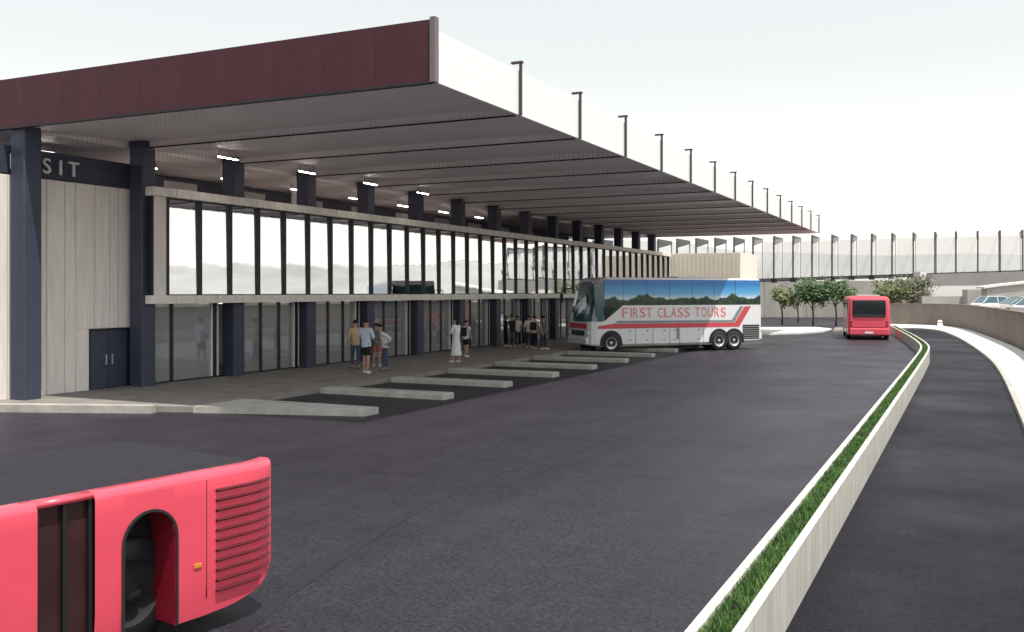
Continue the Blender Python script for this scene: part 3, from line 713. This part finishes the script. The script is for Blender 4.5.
    gr = MB(); gr.cbox(h - .05, h + .02, -.7, .7, .84, 1.12, .02); gr.build('front_grille', 'teal_glass', T)
    pl = MB(); pl.box(h + .07, h + .085, -.26, .26, .52, .64); pl.build('number_plate', 'letter_white', T)
    rb = MB(); rb.cbox(-h - .05, -h + .1, -1.15, 1.15, .5, .85, .04); rb.build('rear_bumper', 'white_paint', T)
    rw = MB(); rw.cbox(-h - .012, -h + .05, -.9, .9, 2.2, 3.2, .01); rw.build('rear_window', 'dark_glass', T)
    ac = MB(); ac.cbox(-2.6, -.2, -.8, .8, 3.715, 3.79, .04); ac.build('roof_unit', 'white_paint', T)
coach()

# ================================================================== far red bus
def far_bus():
    d = 59.9; pc = Vector(CW(869, d)); hd_px = 800; ang = math.atan((hd_px - 512) / F)
    # heading away from the camera
    hd = Vector((math.sin(ang) * ca - math.cos(ang) * sa, math.sin(ang) * sa + math.cos(ang) * ca)); yaw = math.atan2(hd.y, hd.x)
    T = empty('red_bus', (pc.x, pc.y, 0), yaw); tag(T, 'red single decker bus seen from behind beside the planter bend', 'bus')
    Wd, Lb, Hh = 1.26, 7.5, 2.72
    def ring(x, wv, zb, zt):
        r = .2; return [(x, y, z) for y, z in [(-wv + .06, zb), (wv - .06, zb), (wv, zb + .06), (wv, 1.2), (wv - .02, 1.9), (wv - .06, zt - r), (wv - .06 - r * .35, zt - r * .3), (wv - .1 - r, zt), (-wv + .1 + r, zt), (-wv + .06 + r * .35, zt - r * .3), (-wv + .06, zt - r), (-wv + .02, 1.9), (-wv, 1.2), (-wv, zb + .06)]]
    vs, fs = loft([(-.02, 1.1, .36, 2.5), (.05, 1.22, .3, 2.64), (.2, Wd, .28, Hh), (Lb - .3, Wd, .28, Hh), (Lb - .06, 1.18, .32, 2.6), (Lb, 1.05, .4, 2.45)], ring)
    m = MB(); m.add(vs, fs); m.build('body', 'red_paint', T)
    m = MB(); m.cbox(-.05, .03, -.98, .98, 1.42, 2.5, .03); rw = m.build('rear_window', 'dark_glass', T)
    m = MB(); m.cbox(-.075, -.051, -.92, .92, 1.44, 1.56, .01); m.build('window_trim', 'black', rw)
    m = MB(); m.cbox(-.09, .04, -1.15, 1.15, .32, .72, .04); m.build('bumper', 'red_paint', T)
    m = MB(); m.box(-.03, -.015, -.95, .95, .76, .8); m.build('engine_hatch_joint', 'red_dark', T)
    m = MB(); m.box(-.105, -.09, -.25, .25, .4, .53); m.build('number_plate', 'letter_white', T)
    for s in (-1, 1):
        for z in (.9, 1.12):
            m = MB(); m.cbox(-.04, .02, s * 1.05 - .07, s * 1.05 + .07, z - .08, z + .08, .015); m.build('tail_lamp', 'red_dark', T)
        for k in range(5):
            m = MB(); m.box(.5 + k * 1.3, 1.7 + k * 1.3, s * Wd - .01 - (.02 if s > 0 else -.02), s * Wd + .004, 1.4, 2.3); m.build('side_window', 'dark_glass', T)
        for x in (1.6, 5.8): wheel(T, x, s * (Wd + .01), s, .42)
    m = MB(); m.cbox(.8, 2.6, -.7, .7, Hh - .01, Hh + .1, .04); m.build('roof_unit', 'grey_pale', T)
far_bus()

# ================================================================== near red bus (low body, open dark deck)
def near_bus():
    ang = math.atan((1180 - 512) / F)
    p0 = Vector(CW(278, 9.0))
    away = Vector((math.sin(ang) * ca - math.cos(ang) * sa, math.sin(ang) * sa + math.cos(ang) * ca)); hd = -away
    yaw = math.atan2(hd.y, hd.x)
    # local: x runs forward from the tail, -y ... side seen from the camera is at local y = 0, body extends to the other side
    lf = Vector((-hd.y, hd.x)); tocam = -p0
    sgn = 1 if lf.dot(tocam) > 0 else -1
    T = empty('red_bus', (p0.x, p0.y, 0), yaw); tag(T, 'bright red low bus body with louvred tail in the near left corner', 'bus')
    D = -sgn
    top = 1.43; end = 7.5
    def zb(s):
        pts = [(0, .46), (.06, .37), (.19, .28), (.5, .2), (.82, .18), (9, .18)]
        for a, b in zip(pts[:-1], pts[1:]):
            if s <= b[0]: return a[1] + (b[1] - a[1]) * (s - a[0]) / (b[0] - a[0])
    a0, a1, dr0, dr1 = 1.12, 1.60, 1.85, 2.31
    def lowest(s):
        if a0 < s < a1:
            c = (a0 + a1) / 2; r = (a1 - a0) / 2; return 1.19 - r + math.sqrt(max(0, r * r - (s - c) ** 2))
        return zb(s)
    def skin(s0, s1, n, yo=0.0):
        """side wall, bulging slightly, top edge rolled inwards"""
        m = MB(); prof = [0, .08, .25, .5, .75, .9, 1.0]; vs = []; fs = []
        for i in range(n + 1):
            s = s0 + (s1 - s0) * i / n; e = 1e-4 if i == 0 else (-1e-4 if i == n else 0); lo = lowest(s + e)
            tail = .10 * max(0, 1 - s / .35) ** 2
            row = []
            for t in prof:
                z = lo + (top - .06 - lo) * t
                row.append((s, D * (tail + .05 * max(0, .55 - z) ** 2 * 4), z))
            row += [(s, D * (tail + .012), top - .022), (s, D * (tail + .05), top), (s, D * (tail + .16), top), (s, D * (tail + .16), top - .05)]
            vs += row; k = len(row)
        for i in range(n):
            for j in range(k - 1): fs.append((i * k + j, i * k + j + 1, (i + 1) * k + j + 1, (i + 1) * k + j))
        m.add(vs, fs); return m
    body = skin(0, a0, 14)
    for (u, v, n) in ((a0, a1, 16), (a1, dr0, 3), (dr1, 4.9, 8), (4.9, end, 6)):
        q = skin(u, v, n); body.add(q.v, q.f)
    # top rail over the door
    body.box(dr0, dr1, min(D * .012, D * .16), max(D * .012, D * .16), top - .045, top - .001)
    # tail face, front face, far side
    body.box(.02, .1, min(D * .14, D * 2.4), max(D * .14, D * 2.4), .47, top - .12)
    body.box(end - .08, end, min(D * .01, D * 2.4), max(D * .01, D * 2.4), .2, top - .12)
    body.box(.02, end, min(D * 2.4, D * 2.45), max(D * 2.4, D * 2.45), .25, top - .12)
    bo_ = body.build('body', 'red_paint', T, True)
    dk = MB(); dk.box(-.01, end + .02, min(D * .163, D * 2.47), max(D * .163, D * 2.47), top - .11, top - .05); dk.build('deck', 'deck_dark', T)
    for k in range(9):
        continue
        x = .5 + k * .75; r_ = MB(); r_.cbox(x, x + .04, min(D * .3, D * 2.3), max(D * .3, D * 2.3), top - .049, top - .03, .005); r_.build('deck_rib', 'rubber', T)
    # dark underside / wheel well
    uw = MB(); uw.box(.3, end - .2, min(D * .34, D * 2.2), max(D * .34, D * 2.2), .3, top - .1); uw.build('chassis', 'black', T)
    W = MB(); cy = D * .1; x = (a0 + a1) / 2; r = .47
    cy = D * .27
    W.lathe_y((x, cy, r), [(.28, 0), (r - .03, 0), (r, D * .04), (r, D * .22), (.3, D * .22)], 32); wo = W.build('wheel', 'black', T, True)
    q = MB(); q.lathe_y((x, cy, r), [(.0, .02 * -D), (.08, .02 * -D), (.1, D * .04), (.24, D * .05), (.285, D * .0)], 28); q.build('rim', 'rubber', wo, True)
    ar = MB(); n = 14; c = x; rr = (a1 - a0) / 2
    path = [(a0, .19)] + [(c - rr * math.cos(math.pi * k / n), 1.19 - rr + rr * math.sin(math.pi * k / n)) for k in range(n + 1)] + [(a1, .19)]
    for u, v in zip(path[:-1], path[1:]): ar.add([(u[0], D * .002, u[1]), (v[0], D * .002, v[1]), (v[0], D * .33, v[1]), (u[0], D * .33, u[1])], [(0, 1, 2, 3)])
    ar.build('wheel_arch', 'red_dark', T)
    # door in its recess
    do = MB(); do.box(dr0 + .03, dr1 - .03, min(D * .07, D * .1), max(D * .07, D * .1), .22, top - .05); dd = do.build('door', 'brown_glass', T)
    for s in (dr0 + .004, (dr0 + dr1) / 2 - .015, dr1 - .034):
        f_ = MB(); f_.box(s, s + .03, min(D * .03, D * .069), max(D * .03, D * .069), .2, top - .05); f_.build('door_bar', 'black', dd)
    tr_ = MB()
    for u, v in zip(path[:-1], path[1:]):
        du = Vector((u[0] - c, u[1] - .95)).normalized() * .022; dv = Vector((v[0] - c, v[1] - .95)).normalized() * .022
        if u[1] < .5 or v[1] < .5: du = Vector((-.022 if u[0] < c else .022, 0)); dv = du
        tr_.ext([(u[0], -D * .003, u[1]), (v[0], -D * .003, v[1]), (v[0] + dv.x, -D * .003, v[1] + dv.y), (u[0] + du.x, -D * .003, u[1] + du.y)], (0, -D * .012, 0))
    tr_.build('arch_trim', 'rubber', T)
    mk = MB(); mk.cbox(.86, .94, min(-D * .012, 0), max(-D * .012, 0), .62, .66, .004); mk.build('side_marker', 'amber', T)
    lo = MB(); lo.box(dr0, dr1, min(D * .02, D * .3), max(D * .02, D * .3), .17, .215); lo.build('door_step', 'black', T)
    # louvres
    gb = MB(); gb.box(.04, .72, min(-D * .004, D * .02), max(-D * .004, D * .02), .47, 1.31)
    for k in range(11):
        z = 1.27 - k * .088; s0 = .05 + .0 * k; lv = MB()
        y0 = D * .02; pts = []
        vs = []
        for s in (s0, .2, .35, .5, .71):
            t = D * (.10 * max(0, 1 - s / .35) ** 2); vs.append((s, t))
        for (s, t), (s2, t2) in zip(vs[:-1], vs[1:]):
            if z < zb(s) + .06: continue
            lv.add([(s, t - D * .002, z), (s2, t2 - D * .002, z), (s2, t2 - D * .002, z - .022), (s, t - D * .002, z - .022)], [(0, 1, 2, 3)])
            lv.add([(s, t - D * .002, z), (s2, t2 - D * .002, z), (s2, t2 - D * .03, z - .012), (s, t - D * .03, z - .012)], [(0, 1, 2, 3)], 0)
            lv.add([(s, t - D * .03, z - .012), (s2, t2 - D * .03, z - .012), (s2, t2 - D * .002, z - .03), (s, t - D * .002, z - .03)], [(0, 1, 2, 3)], 0)
        if lv.f: lv.build('louvre', 'louvre_dark', T)
    for s in (.80,):
        j = MB(); j.box(s, s + .007, min(-D * .0015, D * .01), max(-D * .0015, D * .01), .34, 1.36); j.build('panel_joint', 'louvre_dark', T)
    tl = MB(); tl.cbox(-.02, .0, min(D * .25, D * .4), max(D * .25, D * .4), .8, 1.1, .008); tl.build('tail_lamp', 'red_dark', T)
near_bus()

# ================================================================== parked cars behind the wall
def car(px, d, yaw, paint, label):
    x, y = CW(px, d); T = empty('parked_car', (x, y, 1.2), yaw); tag(T, label, 'car', 'cars parked behind the retaining wall')
    def ring(x, wv, zb, zt): return [(x, yy, z) for yy, z in [(-wv + .1, zb), (wv - .1, zb), (wv, zb + .15), (wv, zt - .2), (wv - .1, zt), (-wv + .1, zt), (-wv, zt - .2), (-wv, zb + .15)]]
    vs, fs = loft([(-2.05, .7, .4, .75), (-1.9, .82, .25, .88), (-1.2, .87, .2, .93), (.8, .87, .2, .92), (1.7, .84, .22, .8), (2.05, .68, .35, .65)], ring)
    m = MB(); m.add(vs, fs); m.build('body', paint, T)
    def cab(x, wv, z): return [(x, -wv, z), (x, wv, z)]
    base = [(-1.75, .80, .9), (.95, .80, .9)]; topp = [(-1.15, .62, 1.42), (.2, .62, 1.42)]
    gl = MB(); v = [(-1.75, -.8, .9), (-1.75, .8, .9), (1.05, .8, .9), (1.05, -.8, .9), (-1.2, -.62, 1.4), (-1.2, .62, 1.4), (.15, .62, 1.42), (.15, -.62, 1.42)]
    gl.add(v, [(0, 1, 5, 4), (1, 2, 6, 5), (2, 3, 7, 6), (3, 0, 4, 7), (4, 5, 6, 7)]); gl.build('cabin_glass', 'teal_glass', T)
    rf = MB(); rf.cbox(-1.22, .17, -.64, .64, 1.405, 1.46, .02); rf.build('roof', paint, T)
    for s in (-1, 1):
        for a, b in (((-1.75, .9), (-1.2, 1.41)), ((-.45, .9), (-.45, 1.41)), ((1.05, .9), (.15, 1.42))):
            p = MB(); p.tube([(a[0], s * .81, a[1]), (b[0], s * .63, b[1])], .035, 6); p.build('pillar', paint, T)
        for x in (-1.25, 1.3): wheel(T, x, s * .88, s, .31, .2)
        hl = MB(); hl.ellipsoid((1.92, s * .58, .66), (.12, .14, .07)); hl.build('headlight', 'lamp_lens', T, True)
car(998, 80, YAW + R(4), 'white_paint', 'white parked car behind the brown wall, furthest left of the parked cars')
car(1018, 73, YAW + R(184), 'grey_pale', 'grey parked car behind the brown wall, between two others')
car(1046, 66, YAW + R(6), 'white_paint', 'white parked car cut by the right edge behind the brown wall')

# ================================================================== people
def cloth(name, c): mat(name, c, .85, var=.12, scale=6)
cloth('skin', (.48, .28, .2)); cloth('skin_dark', (.22, .12, .08)); cloth('hair_dark', (.015, .012, .01)); cloth('hair_brown', (.06, .035, .02))
cloth('c_white', (.78, .77, .75)); cloth('c_pale_blue', (.55, .62, .75)); cloth('c_black', (.012, .012, .015)); cloth('c_beige', (.55, .42, .24)); cloth('c_jeans', (.05, .075, .14))
cloth('c_red', (.38, .12, .1)); cloth('c_grey', (.12, .13, .15)); cloth('c_navy', (.03, .04, .08)); cloth('c_cream', (.68, .62, .5))
def skinned(name, verts, edges, rad, root, mt, parent, sub=2):
    me = bpy.data.meshes.new(name); bm = bmesh.new(); ly = bm.verts.layers.skin.verify(); bv = [bm.verts.new(v) for v in verts]
    for a, b in edges: bm.edges.new((bv[a], bv[b]))
    for i, v in enumerate(bv): v[ly].radius = (rad[i], rad[i]) if not isinstance(rad[i], tuple) else rad[i]; v[ly].use_root = (i == root)
    bm.to_mesh(me); bm.free(); me.materials.append(MATS[mt]); o = link(name, me, parent)
    s = o.modifiers.new('Skin', 'SKIN'); s.use_smooth_shade = True
    q = o.modifiers.new('Sub', 'SUBSURF'); q.levels = sub; q.render_levels = sub
    return o
def person(px, py, hgt, yaw, label, top='c_white', legs='c_black', leg_len=1.0, sleeve=.5, hair='hair_dark', skin_='skin', arms=None, dress=None, bag=None, stride=.08, group=None, longhair=False, lean=0.0):
    p = G(px, py, .15); T = empty('person', p, YAW + yaw); k = hgt / 1.75; T.scale = (k, k, k); tag(T, label, 'person', group)
    # faces local -y
    arms = arms or {}
    V = []; E = []; Rr = []
    def nv(co, r, par=None):
        V.append(Vector(co)); Rr.append(r); i = len(V) - 1
        if par is not None: E.append((par, i))
        return i
    L = lean
    pel = nv((0, 0, .94), (.135, .1)); sp = nv((0, -.1 * L, 1.12), (.12, .09), pel); ch = nv((0, -.3 * L, 1.32), (.145, .1), sp)
    nk = nv((0, -.4 * L, 1.47), .055, ch); hb = nv((0, -.42 * L - .015, 1.55), .07, nk); hc = nv((0, -.44 * L - .015, 1.635), .088, hb); ht = nv((0, -.44 * L, 1.71), .06, hc)
    nv((0, -.44 * L - .115, 1.61), .014, hc)
    for s in (-1, 1): nv((s * .09, -.44 * L - .0, 1.61), .014, hc)
    J = {}
    for s, nm in ((-1, 'l'), (1, 'r')):
        sh = nv((s * .175, -.3 * L, 1.41), .06, ch)
        el, wr = arms.get(nm, ((s * .25, .03, 1.15), (s * .26, -.06, .91)))
        e = nv(el, .042, sh); wv = nv(wr, .029, e); d = (Vector(wr) - Vector(el)).normalized(); pa = nv(Vector(wr) + d * .07, .032, wv)
        side = d.orthogonal().normalized() if abs(d.z) < .9 else Vector((0, -1, 0))
        for q in range(4):
            o_ = side * (-.027 + .018 * q); ln = (.06, .072, .068, .05)[q]; f1 = nv(Vector(wr) + d * .12 + o_, .009, pa); nv(Vector(wr) + d * (.12 + ln) + o_ + Vector((-s * .02, 0, 0)), .008, f1)
        t1 = nv(Vector(wr) + d * .07 + side * -.05, .011, wv); nv(Vector(wr) + d * .11 + side * -.06, .009, t1)
        hp = nv((s * .085, 0, .88), .09, pel); fy = stride * s
        kn = nv((s * .095, -.02 - fy * .6, .49), .056, hp); an = nv((s * .1, .02 - fy, .085), .04, kn); to = nv((s * .11, -.13 - fy, .03), .03, an)
        J[nm] = (sh, e, wv, hp, kn, an, to)
    bo_ = skinned('body', V, E, Rr, 0, skin_, T)
    # shirt
    SV = [V[pel] + Vector((0, 0, -.13)), V[sp], V[ch], V[ch] + Vector((0, 0, .12)), V[pel] + Vector((0, 0, -.02))]; SR = [(.19, .15), (.165, .13), (.185, .14), .085, (.18, .145)]; SE = [(0, 4), (4, 1), (1, 2), (2, 3)]
    for nm in 'lr':
        sh, e, wv = J[nm][:3]; SV.append(V[sh]); SR.append(.085); SE.append((2, len(SV) - 1)); a = len(SV) - 1
        if sleeve <= 1: SV.append(V[sh].lerp(V[e], sleeve)); SR.append(.06); SE.append((a, a + 1))
        else:
            SV.append(V[e]); SR.append(.056); SE.append((a, a + 1)); SV.append(V[e].lerp(V[wv], sleeve - 1)); SR.append(.042); SE.append((a + 1, a + 2))
    skinned('shirt', SV, SE, SR, 0, top, T)
    if dress:
        m = MB(); prof = [(.145, 1.05), (.16, .95), (.2, .7), (.22, .45), (.25, dress)]; seg = 20; vs = []; fs = []
        for i, (r, z) in enumerate(prof):
            for q in range(seg): a = 2 * math.pi * q / seg; rr = r * (1 + .06 * math.sin(5 * a + i) * (i / 4)); vs.append((rr * math.cos(a), rr * .8 * math.sin(a), z))
        for i in range(len(prof) - 1):
            for q in range(seg): q2 = (q + 1) % seg; fs.append((i * seg + q, (i + 1) * seg + q, (i + 1) * seg + q2, i * seg + q2))
        m.add(vs, fs); m.build('skirt', legs, T, True)
    else:
        TV = [V[pel] + Vector((0, 0, .13)), V[pel] + Vector((0, 0, -.05))]; TR = [(.16, .125), (.155, .125)]; TE = [(0, 1)]
        for nm in 'lr':
            hp, kn, an = J[nm][3:6]; TV.append(V[hp]); TR.append(.105); TE.append((1, len(TV) - 1)); a = len(TV) - 1
            if leg_len < .6: TV.append(V[hp].lerp(V[kn], .85)); TR.append(.085); TE.append((a, a + 1))
            else: TV += [V[kn], V[kn].lerp(V[an], .88)]; TR += [.075, .06]; TE += [(a, a + 1), (a + 1, a + 2)]
        skinned('trousers' if leg_len >= .6 else 'shorts', TV, TE, TR, 0, legs, T)
    hy = -.44 * L
    m = MB(); m.ellipsoid((0, hy + .012, 1.665), (.098, .108, .098), 16, 10, -.25)
    if longhair: m.ellipsoid((0, hy + .06, 1.55), (.085, .05, .16), 12, 8)
    m.build('hair', hair, T, True)
    for s in (-1, 1):
        e_ = MB(); e_.ellipsoid((s * .033, hy - .098, 1.64), (.011, .008, .007), 8, 6); e_.build('eye', 'black', T)
    mo = MB(); mo.ellipsoid((0, hy - .088, 1.565), (.024, .012, .007), 8, 6); mo.build('mouth', 'c_red', T)
    for nm in 'lr':
        a, t = V[J[nm][5]], V[J[nm][6]]; sm = MB(); sm.ellipsoid(((a.x + t.x) / 2, (a.y + t.y) / 2 - .01, .04), (.052, .14, .05), 12, 8, -.8); sm.build('shoe', 'c_white' if legs != 'c_jeans' else 'c_grey', T, True)
    if bag:
        m = MB(); m.cbox(-.16, .16, .12, .27, 1.0, 1.42, .05); b_ = m.build('backpack', bag, T)
        for s in (-1, 1):
            q = MB(); q.tube([(s * .1, .14, 1.4), (s * .12, 0, 1.49), (s * .12, -.12, 1.35), (s * .13, -.04, 1.1), (s * .12, .14, 1.05)], .016, 6); q.build('strap', bag, b_, True)
    return T
A = 'people on the platform'
person(355.5, 369, 1.82, R(200), 'person in beige top and blue trousers standing behind the pale blue shirt', 'c_beige', 'c_jeans', 1, 1.4, group=A)
person(366, 373.4, 1.9, R(160), 'tall person in pale blue shirt and black shorts with a turned back', 'c_pale_blue', 'c_black', .5, 1.3, arms={'l': ((-.26, -.02, 1.16), (-.16, -.22, 1.08)), 'r': ((.27, -.02, 1.16), (.2, -.2, 1.06))}, group=A)
person(376.5, 366.5, 1.66, R(20), 'person in dark vest and red shorts in the middle of the group', 'c_grey', 'c_red', .5, .4, arms={'l': ((-.24, .02, 1.14), (-.12, -.2, 1.05)), 'r': ((.24, .02, 1.14), (.12, -.2, 1.05))}, group=A)
person(385.5, 371, 1.7, R(-70), 'person in white shirt and dark jeans with a hand on the hip', 'c_white', 'c_jeans', 1, 1.7, arms={'l': ((-.36, .12, 1.2), (-.17, .0, 1.02)), 'r': ((.36, .12, 1.2), (.17, .0, 1.02))}, group=A, lean=.5)
person(456, 362.5, 1.82, R(-120), 'person in a long white outfit facing a companion', 'c_white', 'c_white', 1, 1.8, arms={'l': ((-.25, -.05, 1.17), (-.16, -.28, 1.12)), 'r': ((.25, -.05, 1.17), (.16, -.28, 1.12))}, dress=.28, group=A, longhair=True)
person(466, 357, 1.62, R(150), 'person in white top and black skirt carrying a black backpack', 'c_white', 'c_black', .5, .6, bag='c_black', group=A)
person(506, 346.5, 1.6, R(100), 'person in black standing leftmost in the far group', 'c_black', 'c_black', 1, 1.8, group=A)
person(512, 347.2, 1.66, R(30), 'person in dark top and pale trousers second from left in the far group', 'c_black', 'c_grey', 1, .5, group=A)
person(517.5, 347, 1.62, R(200), 'person in white top and black trousers in the middle of the far group', 'c_white', 'c_black', 1, .6, group=A)
person(529, 348, 1.66, R(180), 'person in white shirt and navy trousers right of the far group gap', 'c_white', 'c_navy', 1, 1.2, group=A)
person(534.5, 349, 1.66, R(160), 'person in cream top with dark backpack near the coach', 'c_cream', 'c_black', 1, .6, bag='c_black', group=A)
person(543.5, 349.5, 1.66, R(60), 'person in grey shirt standing nearest the coach front', 'c_grey', 'c_navy', 1, .7, group=A)
